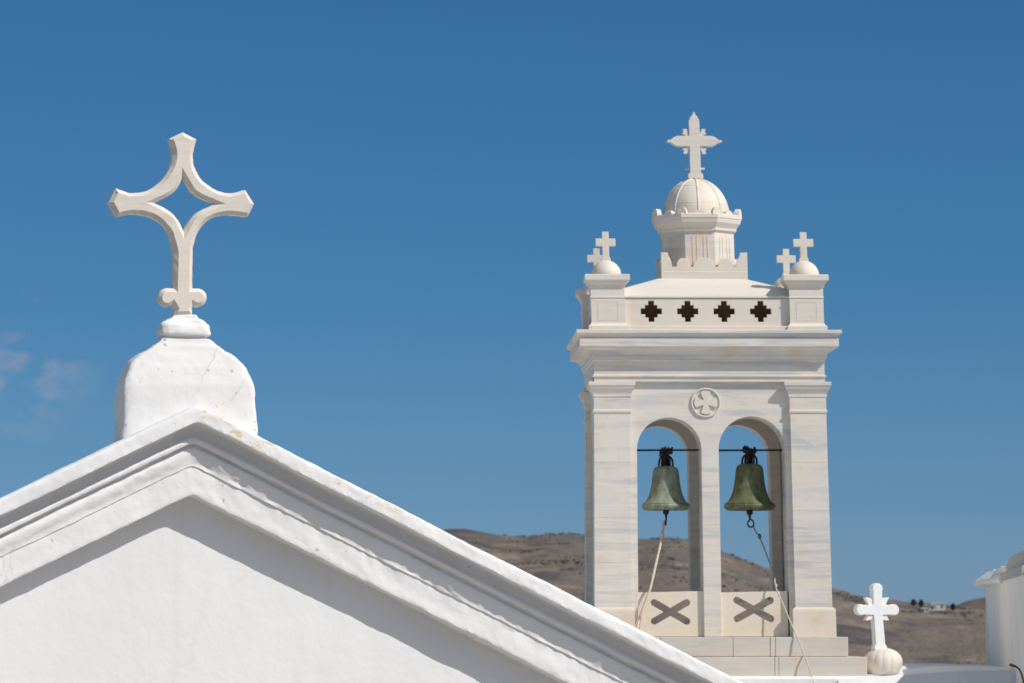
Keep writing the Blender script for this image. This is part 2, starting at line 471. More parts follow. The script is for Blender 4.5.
# ------------------------------------------------------------------ chapel with the gable
CY = 25.0
C_YAW = R(16.5)
SX = 180.0
P0 = at(187.2, 424.6, CY)
CS = 1 / (SX * math.cos(C_YAW))
chapel = empty("white_chapel", (P0.x, P0.y, P0.z), C_YAW, "whitewashed chapel gable with stepped cornice and open stone cross on its ridge", "chapel")
SL = 0.484
PROF = [(0.45, -0.62), (0.45, -0.02), (0.2, 0.035), (0.0, 0.078), (-0.15, 0.090), (-0.235, 0.091), (-0.262, 0.086), (-0.270, 0.078), (-0.272, 0.064), (-0.272, 0.030), (-0.272, 0.003), (-0.270, -0.001), (-0.256, -0.003),
        (-0.200, -0.006), (-0.168, -0.012), (-0.146, -0.022), (-0.134, -0.038), (-0.131, -0.060), (-0.136, -0.072), (-0.156, -0.075), (-0.178, -0.081), (-0.187, -0.092), (-0.184, -0.105),
        (-0.160, -0.111), (-0.140, -0.117), (-0.134, -0.125), (-0.143, -0.130), (-0.154, -0.137), (-0.160, -0.150), (-0.160, -0.166), (-0.154, -0.188), (-0.146, -0.207), (-0.143, -0.220),
        (-0.142, -0.236), (-0.134, -0.241), (-0.1335, -0.30), (-0.133, -0.350), (-0.133, -0.388), (-0.131, -0.396), (-0.124, -0.400), (-0.06, -0.401), (0.02, -0.402)]
def densify(pr, n):
    out = []
    for a, b in zip(pr, pr[1:]):
        for k in range(n): out.append((a[0] + (b[0] - a[0]) * k / n, a[1] + (b[1] - a[1]) * k / n))
    out.append(pr[-1]); return out
def build_cornice():
    bm = bmesh.new(); rows = []
    us = []
    u = -5.0
    while u < 5.0:
        us.append(u); u += 0.0125 if -1.6 < u < 3.6 else 0.2
    us = sorted(us + [0.0]) if 0.0 not in us else us
    us = [q for i, q in enumerate(us) if i == 0 or q - us[i - 1] > 0.004]
    pr = densify(PROF, 2)
    for u in us:
        row = []
        # the mitre at the ridge is rounded by years of limewash
        drop = SL * (math.sqrt(u * u + 0.0004) - 0.02)
        for i, (v, z) in enumerate(pr):
            q = Vector((u * 1.4, v * 5, z * 5))
            d = 0.006 * noise.noise(q) + 0.005 * noise.noise(Vector((u * 6, v * 14, z * 14 + 3))) + 0.0024 * noise.noise(Vector((u * 24, v * 40, z * 40)))
            rough = 0.0
            if u > 0 and -0.27 < z < -0.12:       # flaking edge of the lower mouldings on the right
                rough = 0.016 * max(0, noise.noise(Vector((u * 5.5, v * 10, 8)))) + 0.006 * noise.noise(Vector((u * 30, z * 40, 1)))
            row.append(bm.verts.new((u, v - d - rough * 0.6, z - drop + 0.006 * noise.noise(Vector((u * 2.2, i * 0.15, 5))) - rough * 0.3 + 0.003 * noise.noise(Vector((u * 11, i * 0.3, 2))) + 0.0022 * noise.noise(Vector((u * 31, i * 0.5, 7))))))
        rows.append(row)
    for a, b in zip(rows, rows[1:]):
        for i in range(len(pr) - 1): bm.faces.new((a[i], a[i + 1], b[i + 1], b[i]))
    return bm_mesh(bm)
cornice = link("cornice", build_cornice(), M_cornice, chapel, smooth=True)
cornice.data.set_sharp_from_angle(angle=R(38))
# gable wall, faintly uneven
bm = bmesh.new()
HB = GZ - P0.z
def top_w(u): return -0.405 - SL * abs(u) + 0.03
us = [-4.7 + 9.4 * k / 94 for k in range(95)]
front = []
for u in us:
    front.append([bm.verts.new((u, 0.004 * noise.noise(Vector((u * 1.5, t * 4, 0))), HB + (top_w(u) - HB) * (1 - (1 - t) ** 2))) for t in [k / 40 for k in range(41)]])
for a, b in zip(front, front[1:]):
    for i in range(40): bm.faces.new((a[i], b[i], b[i + 1], a[i + 1]))
link("gable_wall", bm_mesh(bm), M_white, chapel, smooth=True)
bm = bmesh.new()
for s in (-1, 1):
    add_box(bm, s * 4.70 - 0.2, s * 4.70 + 0.2, 0.01, 9.0, HB, -0.75 - SL * 4.7, 0.02)
add_box(bm, -4.85, 4.85, 8.8, 9.2, HB, -0.8 - SL * 4.9, 0.02)
vs_ = [bm.verts.new(p) for p in ((-4.85, 9.2, -0.8 - SL * 4.9), (4.85, 9.2, -0.8 - SL * 4.9), (0, 9.2, -0.60))]
bm.faces.new(vs_)
link("side_wall", bm_mesh(bm), M_white, chapel)
bm = bmesh.new()
for s in (-1, 1):
    a = [(0, 0.44, -0.50), (s * 5.0, 0.44, -0.50 - SL * 5), (s * 5.0, 9.4, -0.50 - SL * 5), (0, 9.4, -0.50)]
    b = [(x, y, z - 0.12) for x, y, z in a]
    add_rings(bm, [a, b])
link("roof", bm_mesh(bm), M_white, chapel)

# ridge pedestal: a lumpy bell-shaped slab that carries the cross
def build_pedestal():
    cx, cv = (191 - 197) * CS + 0.028, 0.000
    def w_of(py): return (422 - py) / SX
    lv = [(446, 227, .120), (439, 226, .120), (425, 225.5, .119), (410, 224, .119), (395, 221, .117), (385, 219, .116), (377.5, 214, .111), (371, 206, .104), (365, 195, .096), (359, 179, .088), (353.5, 158, .082),
          (348.5, 132, .076), (344, 110, .070), (340, 94, .064), (337, 82, .062), (335, 73, .058), (334.2, 75, .060), (333.2, 83, .076), (331, 85, .080), (327, 84, .079), (323.5, 82, .077), (321.5, 76, .070), (317.5, 62, .060), (315.0, 46, .050), (313, 40, .046), (311.5, 26, .03)]
    bm = bmesh.new(); rings = []
    nseg = 72
    fine = []
    for a, b in zip(lv, lv[1:]):
        for k in range(3):
            t = k / 3; fine.append(tuple(a[i] + (b[i] - a[i]) * t for i in range(3)))
    fine.append(lv[-1])
    for py, hw, hd in fine:
        hw_m = hw / 3.413 * CS
        # the neck leans a little to the left with the cross
        lean = -0.012 * max(0, (440 - py) / 120)
        if py < 336: lean -= 0.004
        ring = []
        for k in range(nseg):
            a = 2 * math.pi * k / nseg; c, s = math.cos(a), math.sin(a)
            ex = 0.17 if py > 336 else 0.34
            x = hw_m * math.copysign(abs(c) ** ex, c); y = hd * math.copysign(abs(s) ** ex, s)
            p = Vector((x, y, w_of(py)))
            d = 0.010 * noise.noise(p * 7) + 0.005 * noise.noise(p * 19) + 0.0035 * noise.noise(p * 47)
            if py < 336: d *= 1.6
            f = 1 + d / max(0.05, math.hypot(x, y))
            ring.append(Vector((cx + lean + x * f, cv + y * f, w_of(py) + 0.5 * d)))
        rings.append(ring)
    add_rings(bm, rings)
    return bm_mesh(bm)
ped = link("finial_pedestal", build_pedestal(), M_block, chapel, smooth=True)

def crv(pts, n=5):
    "Catmull-Rom through the points"
    out = []
    for i in range(len(pts) - 1):
        p0 = pts[max(i - 1, 0)]; p1 = pts[i]; p2 = pts[i + 1]; p3 = pts[min(i + 2, len(pts) - 1)]
        for k in range(n):
            t = k / n
            out.append(tuple(0.5 * (2 * p1[j] + (p2[j] - p0[j]) * t + (2 * p0[j] - 5 * p1[j] + 4 * p2[j] - p3[j]) * t * t + (3 * p1[j] - p0[j] - 3 * p2[j] + p3[j]) * t ** 3) for j in (0, 1)))
    out.append(pts[-1]); return out
zx, zy = 318.0, 262.0
right_up = crv([(363, 62), (353, 100), (352, 128), (360, 158), (381, 190), (418, 217), (450, 228), (478, 229), (518, 218)])
right_dn = crv([(525, 303), (500, 300), (470, 297), (438, 300), (408, 311), (382, 332), (365, 360), (355, 395), (352, 430), (352, 520)])
lobe_r = [(352, 528)] + [(370 + 27 * math.cos(R(a)), 556 + 29 * math.sin(R(a))) for a in range(-100, 131, 15)]
left_dn = crv([(293, 520), (293, 430), (289, 395), (277, 358), (258, 330), (232, 311), (200, 300), (165, 297), (140, 300), (115, 308)])
left_up = crv([(110, 217), (150, 231), (185, 230), (215, 221), (250, 195), (275, 160), (287, 130), (288, 100), (275, 62)])
lobe_l = [(272 + 27 * math.cos(R(a)), 556 + 29 * math.sin(R(a))) for a in range(50, 281, 15)] + [(293, 528)]
outl = [(319, 40)] + right_up + [(547, 262)] + right_dn + lobe_r + [(350, 592), (352, 612), (292, 612), (297, 592)] + lobe_l + left_dn + [(88, 262)] + left_up
hole = crv([(319, 178), (305, 212), (279, 238), (230, 262)])[:-1] + crv([(230, 262), (272, 283), (302, 311), (323, 352)])[:-1] + crv([(323, 352), (345, 313), (374, 286), (424, 264)])[:-1] + crv([(424, 264), (374, 243), (343, 217), (319, 178)])[:-1]
def c2m(p): return ((80 + p[0] / 3.1045 - 197 + 0.02 * (318 - p[0]) / 3.1) * CS * 0.985 + 0.042, (422 - (120 + p[1] / 3.1045)) / SX + 0.024 + (p[0] - 318) / 3.1045 / SX * 0.0174)
me = plate([[c2m(p) for p in outl], [c2m(p) for p in hole]], -0.046, 0.046, 0.021, 0)
for v in me.vertices:
    d = noise.noise(v.co * 9) * 0.003 + noise.noise(v.co * 34) * 0.0026
    v.co.x += d; v.co.z += 0.8 * d
link("cross", me, M_cross, ped)

# ------------------------------------------------------------------ bell tower
TY = 51.1
O = at(714, 637, TY)
T_YAW = R(1.49)
S = 88.0
tower = empty("bell_tower", O, T_YAW, "square marble bell tower with twin arches, domed lantern and corner crosses", "bell tower")
HALF = 1.318
YC = HALF
def zt(py, dy=0.0):
    "height above the tower's foot of what the photograph shows at row py, dy behind the front"
    return at(714, py, TY + dy).z - O.z
ZCAP = zt(381.6)
def leanT(v, taper):
    z = v.z
    x, y = v.x, v.y
    if taper:
        k = 0.026 * max(0.0, 1 - z / zt(390))
        x *= 1 + k; y = YC + (y - YC) * (1 + k)
    x -= 0.014 * max(0, min(z, ZCAP)) + 0.028 * max(0, z - ZCAP)
    return Vector((x, y, z))
def tpart(name, me, mat=None, parent=None, taper=False, smooth=False):
    for v in me.vertices: v.co = leanT(v.co, taper)
    return link(name, me, mat or M_marble, parent or tower, smooth=smooth)

# steps laid in blocks
def course(h, z0, z1, cuts):
    bm = bmesh.new()
    xs = [-h] + cuts + [h]
    for a, b in zip(xs, xs[1:]):
        add_box(bm, a + 0.002, b - 0.002, YC - h - random.uniform(0, .004), YC + h, z0, z1, 0.006)
    return bm_mesh(bm)
b1 = course(1.505, zt(656.5), zt(637), [-0.62, 0.20, 0.62, 0.68])
tpart("step", b1, M_marble_grey)
b2 = course(1.70, zt(685), zt(656.8), [-0.75, 0.655, 0.70])
tpart("step", b2, M_marble_grey)
# corner piers with base and capital
PH = 0.205
pc = HALF - PH
for sx in (-1, 1):
    for sy in (-1, 1):
        cx, cy = sx * pc, YC + sy * pc
        bm = bmesh.new()
        zb, ztop = zt(608), zt(381.6)
        # courses of stone with hair joints
        cuts = [zb, zt(560), zt(505), zt(452), zt(412)]
        lvp = [(PH, zt(607.8))]
        for cpy in (563, 511 if sx > 0 else 518, 458 if sy > 0 else 463):
            zc_j = zt(cpy)
            lvp += [(PH, zc_j - .004), (PH - .0025, zc_j - .002), (PH - .0025, zc_j + .002), (PH, zc_j + .004)]
        lvp.append((PH, ztop))
        add_rings(bm, poly_rings(cx, cy, lvp))
        pier = tpart("pier", bm_mesh(bm), None, None, True)
        bm = bmesh.new()
        add_rings(bm, poly_rings(cx, cy, [(PH + 0.033, zt(636.8)), (PH + 0.033, zt(611)), (PH + 0.028, zt(608.5)), (PH + 0.006, zt(607.5))]))
        tpart("pier_base", bm_mesh(bm), M_panel, pier, True)
        bm = bmesh.new()
        lv = [(PH + .002, zt(413.2)), (PH + .012, zt(412.4)), (PH + .014, zt(411)), (PH + .012, zt(410)), (PH + .003, zt(409.4)), (PH + .003, zt(397.5)), (PH + .012, zt(396.6)), (PH + .012, zt(394.4)),
              (PH + .014, zt(393.6)), (PH + .026, zt(391.5)), (PH + .044, zt(388.8)), (PH + .053, zt(386.6)), (PH + .055, zt(385.8)), (PH + .062, zt(385.4)), (PH + .062, zt(382.2)), (PH + .058, zt(381.9))]
        add_rings(bm, poly_rings(cx, cy, lv))
        tpart("pier_capital", bm_mesh(bm), None, pier, True)
# arched front and rear walls, left side opened for bounce light, right closed
AX, AR = 0.469, 0.364
ZS = zt(449.5)
TOPW = zt(381.0)
XE = HALF - 2 * PH + 0.06
def arch_wall(y0, y1):
    out = [(-XE, -0.0)]
    z0 = 0.002
    lp = [(-XE, z0), (-AX - AR, z0)] + arc(-AX, ZS, AR, 180, 0, 28) + [(-AX + AR, z0), (AX - AR - 0.014, z0)] + arc(AX, ZS, AR + 0.014, 180, 0, 28) + [(AX + AR + 0.014, z0), (XE, z0), (XE, TOPW), (-XE, TOPW)]
    return plate([lp], y0, y1, 0.004)
tpart("arch_wall", arch_wall(0.055, 0.60), None, None, True)
tpart("arch_wall", arch_wall(2 * HALF - 0.44, 2 * HALF - 0.055), None, None, True)
for s in (-1, 1):
    lp = [(-XE, 0.002), (-AX - AR, 0.002)] + arc(-AX, ZS, AR, 180, 0, 28) + [(-AX + AR, 0.002), (AX - AR, 0.002)] + arc(AX, ZS, AR, 180, 0, 28) + [(AX + AR, 0.002), (XE, 0.002), (XE, TOPW), (-XE, TOPW)]
    me = plate([lp], -HALF + 0.055, -HALF + 0.425, 0.004)
    me.transform(Matrix.Translation((0, YC, 0)) @ Matrix.Rotation(s * math.pi / 2, 4, 'Z'))
    if s < 0:
        tpart("arch_wall", me, None, None, True)
    else:
        bpy.data.meshes.remove(me)
        bm = bmesh.new(); add_box(bm, HALF - 0.33, HALF - 0.055, 0.37, 2 * HALF - 0.37, 0.002, TOPW, 0)
        tpart("side_wall", bm_mesh(bm), None, None, True)
# floor and ceiling of the bell chamber
bm = bmesh.new(); add_box(bm, -1.0, 1.0, .3, 2 * HALF - .3, -0.1, 0.02, 0); tpart("chamber_floor", bm_mesh(bm), M_white)
# parapet slabs pierced by saltires between the columns
def capsule(cx, cz, ln, wd, ang, n=8):
    pts = []
    for sgn in (1, -1):
        for k in range(n + 1):
            a = -math.pi / 2 + math.pi * k / n
            x = sgn * (ln / 2 - wd / 2 + wd / 2 * math.cos(a)); z = sgn * wd / 2 * math.sin(a)
            pts.append((cx + x * math.cos(ang) - z * math.sin(ang), cz + x * math.sin(ang) + z * math.cos(ang)))
    return pts
def saltire(cx, cz, ln, wd, ang):
    # union outline of two capsules, walked arm by arm
    pts = []
    h = wd / 2
    arms = [ang, math.pi - ang, math.pi + ang, -ang + 2 * math.pi]
    def corner(a0, a1):
        # crossing of the left edge of arm a0 with the right edge of arm a1
        half = (a1 - a0) / 2
        d = h / math.sin(half)
        m = (a0 + a1) / 2
        return (cx + d * math.cos(m), cz + d * math.sin(m))
    for i, a in enumerate(arms):
        ex, ez = cx + (ln / 2 - h) * math.cos(a), cz + (ln / 2 - h) * math.sin(a)
        for k in range(9):
            t = a - math.pi / 2 + math.pi * k / 8
            pts.append((ex + h * math.cos(t), ez + h * math.sin(t)))
        nxt = arms[(i + 1) % 4] + (2 * math.pi if i == 3 else 0)
        pts.append(corner(a, nxt))
    return pts
for cx, dz, ln, ang in ((-AX, 612, 0.495, 30.5), (AX - 0.012, 609.6, 0.505, 29.5)):
    x0, x1 = cx - AR - 0.01, cx + AR + 0.01
    me = plate([[(x0, 0.004), (x1, 0.004), (x1, zt(591)), (x0, zt(592.5))], saltire(cx - 0.006, zt(dz), ln, 0.078, R(ang))], 0.10, 0.30, 0.004)
    tpart("saltire_panel", me, M_panel, None, True)
# medallion
bm = bmesh.new()
mz, mr = zt(402.3), 0.166
def disc(bm, r, y0, y1, cx=0.0, cz=0.0, n=40, bev=0.006):
    rings = []
    for rr, y in ((r, y0), (r, y1 + bev), (r - bev, y1)):
        rings.append([Vector((cx + rr * math.cos(2 * math.pi * k / n), y, cz + rr * math.sin(2 * math.pi * k / n))) for k in range(n)])
    add_rings(bm, rings)
MX = -0.045
disc(bm, mr, 0.06, 0.050, MX, mz)
n = 40
def ring_prof(bm, r0, r1, y0, y1, cz, n=40):
    rr = [(r1, y0), (r1, y1 + .004), (r1 - .004, y1), (r0 + .004, y1), (r0, y1 + .004), (r0, y0)]
    rings = [[Vector((MX + a * math.cos(2 * math.pi * k / n), y, cz + a * math.sin(2 * math.pi * k / n))) for k in range(n)] for a, y in rr]
    add_rings(bm, rings, False, False)
ring_prof(bm, mr - 0.015, mr + 0.003, 0.0515, 0.030, mz)
med = tpart("medallion", bm_mesh(bm), M_plain)
# a low equal-armed cross with flared arms inside the ring
pts = []
arm = [(0.026, -0.026), (0.118, -0.058), (0.130, -0.030), (0.133, 0.0), (0.130, 0.030), (0.118, 0.058)]
for k in range(4):
    for x, z in arm:
        for _ in range(k): x, z = -z, x
        pts.append((MX + x, mz + z))
tpart("relief_cross", plate([pts], 0.026, 0.052, 0.002), M_plain, med)
# entablature
E = lambda p, py: (HALF + p, zt(py))
lv = [E(-0.004, 381.5), E(-0.004, 377.2), E(.012, 376.9), E(.014, 375.6), E(.002, 375.1), E(-.004, 374.6), E(-.004, 361.5), E(.012, 360.6), E(.014, 358.4), E(.024, 357.2), E(.030, 354), E(.05, 350.8), E(.085, 348.6), E(.095, 347.8), E(.150, 347.4), E(.153, 346.8),
      E(.153, 339.6), E(.150, 339.0), E(.138, 338.6), E(.140, 337.2), E(.152, 335.6), E(.170, 334.6), E(.186, 334.3), E(.190, 333.9), E(.190, 331.4), E(.184, 330.7), E(-.1, 330.3)]
bm = bmesh.new(); add_rings(bm, poly_rings(0, YC, lv))
tpart("entablature", bm_mesh(bm))
# attic: plinth, pierced parapet, corner pinnacles, hipped roof
ZA = zt(330.4)
bm = bmesh.new()
hp = HALF - 0.015
for (x0, x1, y0, y1) in ((-pc, pc, YC - hp, YC - hp + .2), (-pc, pc, YC + hp - .2, YC + hp), (-hp, -hp + .2, YC - pc, YC + pc), (hp - .2, hp, YC - pc, YC + pc)):
    add_box(bm, x0, x1, y0, y1, ZA, zt(325.8), 0.005)
tpart("attic_plinth", bm_mesh(bm), M_plain)
PP = 1.132
def stepped(cx, cz):
    a, b, c = 0.1205, 0.034, 0.0716
    q = [(a, b), (c, b), (c, c), (b, c), (b, a)]
    pts = []
    for k in range(4):
        for x, z in q:
            for _ in range(k): x, z = -z, x
            pts.append((cx + x, cz + z))
    return pts
zc = zt(311)
hx = PP - 0.17
panel0 = [[(-hx, zt(326.2)), (hx, zt(326.2)), (hx, zt(298)), (-hx, zt(298))]] + [stepped(-0.638 + 0.416 * k, zc) for k in range(4)]
base_me = plate(panel0, YC - HALF + 0.055, YC - HALF + 0.145, 0.002)
for k in range(4):
    me = base_me.copy()
    me.transform(Matrix.Translation((0, YC, 0)) @ Matrix.Rotation(math.pi / 2 * k, 4, 'Z') @ Matrix.Translation((0, -YC, 0)))
    tpart("pierced_parapet", me, M_plain)
bpy.data.meshes.remove(base_me)
# brown block standing in for the unlit interior behind the piercings
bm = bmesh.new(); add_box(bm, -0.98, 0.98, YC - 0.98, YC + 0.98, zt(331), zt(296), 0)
tpart("attic_shade_block", bm_mesh(bm), M_shade)
bm = bmesh.new()
ZSL = zt(279.6, 0.82)
hr = HALF - 0.045
add_rings(bm, poly_rings(0, YC, [(hr, zt(297.6)), (hr + 0.004, zt(297.2)), (hr, zt(295.6)), (hr - 0.03, zt(295.0)), (0.47, ZSL + 0.02)]))
tpart("hipped_roof", bm_mesh(bm), M_plain)
cross_pts = lambda hw, arm, ztop, zb0, zb1, zbot: [(-hw, zbot), (hw, zbot), (hw, zb0), (arm, zb0), (arm, zb1), (hw, zb1), (hw, ztop), (-hw, ztop), (-hw, zb1), (-arm, zb1), (-arm, zb0), (-hw, zb0)]
for sx in (-1, 1):
    for sy in (-1, 1):
        cx, cy = sx * PP, YC + sy * PP
        h = 0.193
        bm = bmesh.new()
        lv = [(h + .034, ZA), (h + .034, zt(326.4)), (h + .03, zt(326)), (h + .012, zt(324.6)), (h + .002, zt(323.2)), (h, zt(323)), (h, zt(298.2)), (h + .007, zt(297.9)), (h + .007, zt(296.6)), (h, zt(296.2)), (h, zt(288)),
              (h + .006, zt(287.6)), (h + .008, zt(286.6)), (h + .02, zt(284.6)), (h + .038, zt(282.4)), (h + .044, zt(281)), (h + .06, zt(280.6)), (h + .062, zt(280.2)), (h + .062, zt(275.4)), (h + .056, zt(274.7))]
        add_rings(bm, poly_rings(cx, cy, lv))
        pin = tpart("pinnacle", bm_mesh(bm), M_plain)
        # sunk frame on each face
        bm = bmesh.new()
        fr = [(-0.118, zt(320.5)), (0.118, zt(320.5)), (0.118, zt(301.5)), (-0.118, zt(301.5))]
        inn = [(x * 0.93, z + (0.008 if z < zt(311) else -0.008)) for x, z in fr]
        for k in range(4):
            Mx = Matrix.Translation((cx, cy, 0)) @ Matrix.Rotation(math.pi / 2 * k, 4, 'Z')
            for i in range(4):
                j = (i + 1) % 4
                A = [fr[i], fr[j], inn[j], inn[i]]
                r0 = [Mx @ Vector((x, -h + 0.004, z)) for x, z in A]; r1 = [Mx @ Vector((x, -h - 0.0025, z)) for x, z in A]
                add_rings(bm, [r0, r1])
        tpart("panel_frame", bm_mesh(bm), M_plain, pin)
        bm = bmesh.new()
        rb = 0.172; zb = zt(275)
        add_lathe(bm, cx, cy, [(rb * 0.97, zb), (rb, zb + .012)] + [(rb * math.cos(R(a)), zb + .012 + rb * 0.98 * math.sin(R(a))) for a in range(10, 88, 8)], 40)
        tpart("dome", bm_mesh(bm), M_plain, pin, smooth=True)
        ztip = zt(230.8)
        pts = [(-.056, zb + .16), (.056, zb + .16), (.050, zb + .205), (.038, zb + .22)] + cross_pts(.038, .113, ztip, zt(245.2), zt(237.6), 0)[2:12] + [(-.038, zb + .22), (-.050, zb + .205)]
        me = plate([[(cx + x, z) for x, z in pts]], cy - .036, cy + .036, 0.004)
        tpart("cross", me, M_plain, pin)
# lantern: square crest, octagonal drum, cornice, ribbed dome, cross
cr_h = 0.50
LX = 0.038
bm = bmesh.new(); add_rings(bm, poly_rings(LX, YC, [(cr_h, ZSL - 0.06), (cr_h, zt(271.6, .82)), (cr_h - .004, zt(271.2, .82)), (cr_h - .004, zt(270.4, .82))]))
lan = tpart("lantern_base", bm_mesh(bm), M_plain)
z0c = zt(270.6, .82)
def zc_(py): return zt(py, .82)
def crest_loop():
    k = 1 / 86.8
    q = lambda zxp: (zxp - 482) / 7.59 * k
    pts = [(-cr_h, z0c), (cr_h, z0c), (cr_h, zc_(252.4))]
    zl0 = zc_(266.8); HH = zc_(252.4) - zl0
    pts += [(cr_h - 0.02 - 0.105 * math.sin(R(a)), zl0 + HH * math.cos(R(a))) for a in range(0, 91, 15)]
    for cxz, hw, top in ((645, 58, 258.5), (476, 78, 257.8), (318, 46, 258)):
        c0 = q(cxz); hwm = hw / 7.59 * k
        base = zc_(266.8); hh = zc_(top) - base
        pts += [(c0 + hwm * math.cos(R(a)), base + hh * math.sin(R(a)) ** 0.8 if 0 < a < 180 else base) for a in range(0, 181, 15)]
    pts += [(-cr_h + 0.02 + 0.105 * math.sin(R(a)), zl0 + HH * math.cos(R(a))) for a in range(90, -1, -15)] + [(-cr_h, zc_(252.4))]
    return pts
me0 = plate([crest_loop()], YC - cr_h + 0.004, YC - cr_h + 0.084, 0.004)
for k in range(4):
    me = me0.copy()
    sc_ = Matrix.Identity(4)
    if k % 2: sc_[0][0] = 0.96
    me.transform(Matrix.Translation((LX, YC, 0)) @ Matrix.Rotation(math.pi / 2 * k, 4, 'Z') @ sc_ @ Matrix.Translation((0, -YC, 0)))
    tpart("crest", me, M_plain, lan)
bpy.data.meshes.remove(me0)
D = lambda py: zt(py, YC - 0.42)
ap = 0.415
bm = bmesh.new()
add_rings(bm, poly_rings(0, YC, [(ap + .02, D(276)), (ap + .02, D(267.6)), (ap, D(267)), (ap, D(232)), (ap + .006, D(231.8)), (ap + .008, D(230.4)), (ap + .012, D(229.6))], 8))
drum = tpart("drum", bm_mesh(bm))
# incised frames on the facets of the drum
bm = bmesh.new()
for k in range(8):
    Mx = Matrix.Translation((0, YC, 0)) @ Matrix.Rotation(math.pi / 4 * k, 4, 'Z')
    for x in (-0.085, -0.035, 0.045, 0.09):
        for (xa, xb, za, zb2) in ((x - .004, x + .004, D(262), D(236)),):
            add_rings(bm, [[Mx @ Vector((a, -ap + 0.004, b)) for a, b in ((xa, za), (xb, za), (xb, zb2), (xa, zb2))], [Mx @ Vector((a, -ap - 0.005, b)) for a, b in ((xa, za), (xb, za), (xb, zb2), (xa, zb2))]])
tpart("drum_fluting", bm_mesh(bm), M_plain, drum)
bm = bmesh.new()
add_rings(bm, poly_rings(0, YC, [(ap + .012, D(231)), (ap + .030, D(229.8)), (ap + .034, D(227.4)), (ap + .052, D(225.2)), (ap + .078, D(222.4)), (ap + .088, D(219.6)), (ap + .090, D(218.2)), (ap + .098, D(217.8)), (ap + .098, D(214.4)), (ap + .088, D(213.6)), (0.36, D(213))], 8))
dcor = tpart("drum_cornice", bm_mesh(bm), M_plain)
def lobe(bm, ang, r, wd, ht):
    Mx = Matrix.Translation((0, YC, D(214.2))) @ Matrix.Rotation(ang, 4, 'Z') @ Matrix.Translation((0, -r, 0))
    pts = [(-wd, -0.01), (wd, -0.01)] + [(wd * math.cos(R(a)), ht * math.sin(R(a)) ** 0.85) for a in range(15, 166, 15)] 
    pts = [(x, max(z, -0.01)) for x, z in pts]
    add_rings(bm, [[Mx @ Vector((x, y, z)) for x, z in pts] for y in (-0.028, 0.028)])
for k in range(8):
    for an, rr, wd, ht in ((math.pi / 4 * k + math.pi / 8, (ap + .055) / math.cos(math.pi / 8), 0.055, 0.080), (math.pi / 4 * k, ap + .060, 0.058, 0.050)):
        bm = bmesh.new(); lobe(bm, an, rr, wd, ht)
        tpart("crest_leaf", bm_mesh(bm), M_plain, dcor)
rd = 0.379; zd = D(213)
zd_h = D(175.4) - zd
bm = bmesh.new()
add_lathe(bm, 0, YC, [(rd, zd - .02), (rd, zd + .01)] + [(rd * math.cos(R(a)) , zd + zd_h * math.sin(R(a))) for a in range(4, 90, 5)], 64)
dome = tpart("dome", bm_mesh(bm), M_dome, None, smooth=True)
bm = bmesh.new()
for k in range(8):
    an = math.pi / 4 * k + math.pi / 8 + math.pi / 8
    pts = [((rd - .004) * math.cos(R(a)) * math.cos(an) , YC + (rd - .004) * math.cos(R(a)) * math.sin(an), zd + (zd_h - .002) * math.sin(R(a))) for a in range(2, 89, 6)]
    add_tube(bm, pts, 0.014, 6)
for a in (18, 52):
    pts = [((rd - .006) * math.cos(R(a)) * math.cos(R(b)), YC + (rd - .006) * math.cos(R(a)) * math.sin(R(b)), zd + (zd_h - .004) * math.sin(R(a))) for b in range(0, 361, 10)]
    add_tube(bm, pts, 0.009, 6)
tpart("dome_rib", bm_mesh(bm), M_marble, dome, smooth=True)
K = 1 / 85.6
ZX = D(137.7)
def budded(shaft):
    hw = 5.3
    q = [(hw, -hw)]
    def arm(L, sh, sp):      # pointing +x
        return [(hw, -hw), (sh - 1, -hw), (sh + 3, -3.4), (sh + 5.5, -1.3), (L - 1.6, -1.1), (L, 0), (L - 1.6, 1.1), (sh + 5.5, 1.3), (sh + 3, 3.4), (sh - 1, hw), (hw, hw)]
    pts = []
    for k, (L_, sh) in enumerate(((28, 18.5), (29.8, 21.5), (28, 18.5))):
        for x, z in arm(L_, sh, 0):
            for _ in range(k): x, z = -z, x
            pts.append((x, z))
    pts += [(-hw, -hw), (-hw, -shaft + 3), (-7.4, -shaft + 1.2), (-7.6, -shaft - 3), (7.6, -shaft - 3), (7.4, -shaft + 1.2), (hw, -shaft + 3)]
    return pts
me = plate([[(x * K, ZX + z * K) for x, z in budded(34.5)]], YC - 0.055, YC + 0.055, 0.005)
tc = tpart("cross", me, M_cross, dome)
for sx in (-1, 1):
    for sz in (-1, 1):
        bm = bmesh.new()
        pts = [(4.6, 4.6), (8.6, 5.6), (12.2, 7.8), (10.6, 9.2), (11.4, 12.2), (7.8, 12.6), (6.2, 9.0)]
        pl = [(sx * x * K, ZX + sz * z * K) for x, z in pts]
        add_rings(bm, [[Vector((x, YC + y, z)) for x, z in pl] for y in (-0.04, 0.04)])
        tpart("corner_leaf", bm_mesh(bm), M_cross, tc)
bm = bmesh.new(); add_tube(bm, [(-10 * K, YC, ZX - 27.8 * K), (9.6 * K, YC, ZX - 27.4 * K)], 0.011, 8)
tpart("cross_peg", bm_mesh(bm), M_cross, tc)
# iron tie rods through the arches
YB = 0.46
for s in (-1, 1):
    bm = bmesh.new(); add_tube(bm, [(s * AX - AR - .05, YB, zt(448.8)), (s * AX + AR + .05, YB, zt(448.4))], 0.0115, 8)
    tpart("tie_rod", bm_mesh(bm), M_iron, None, True)

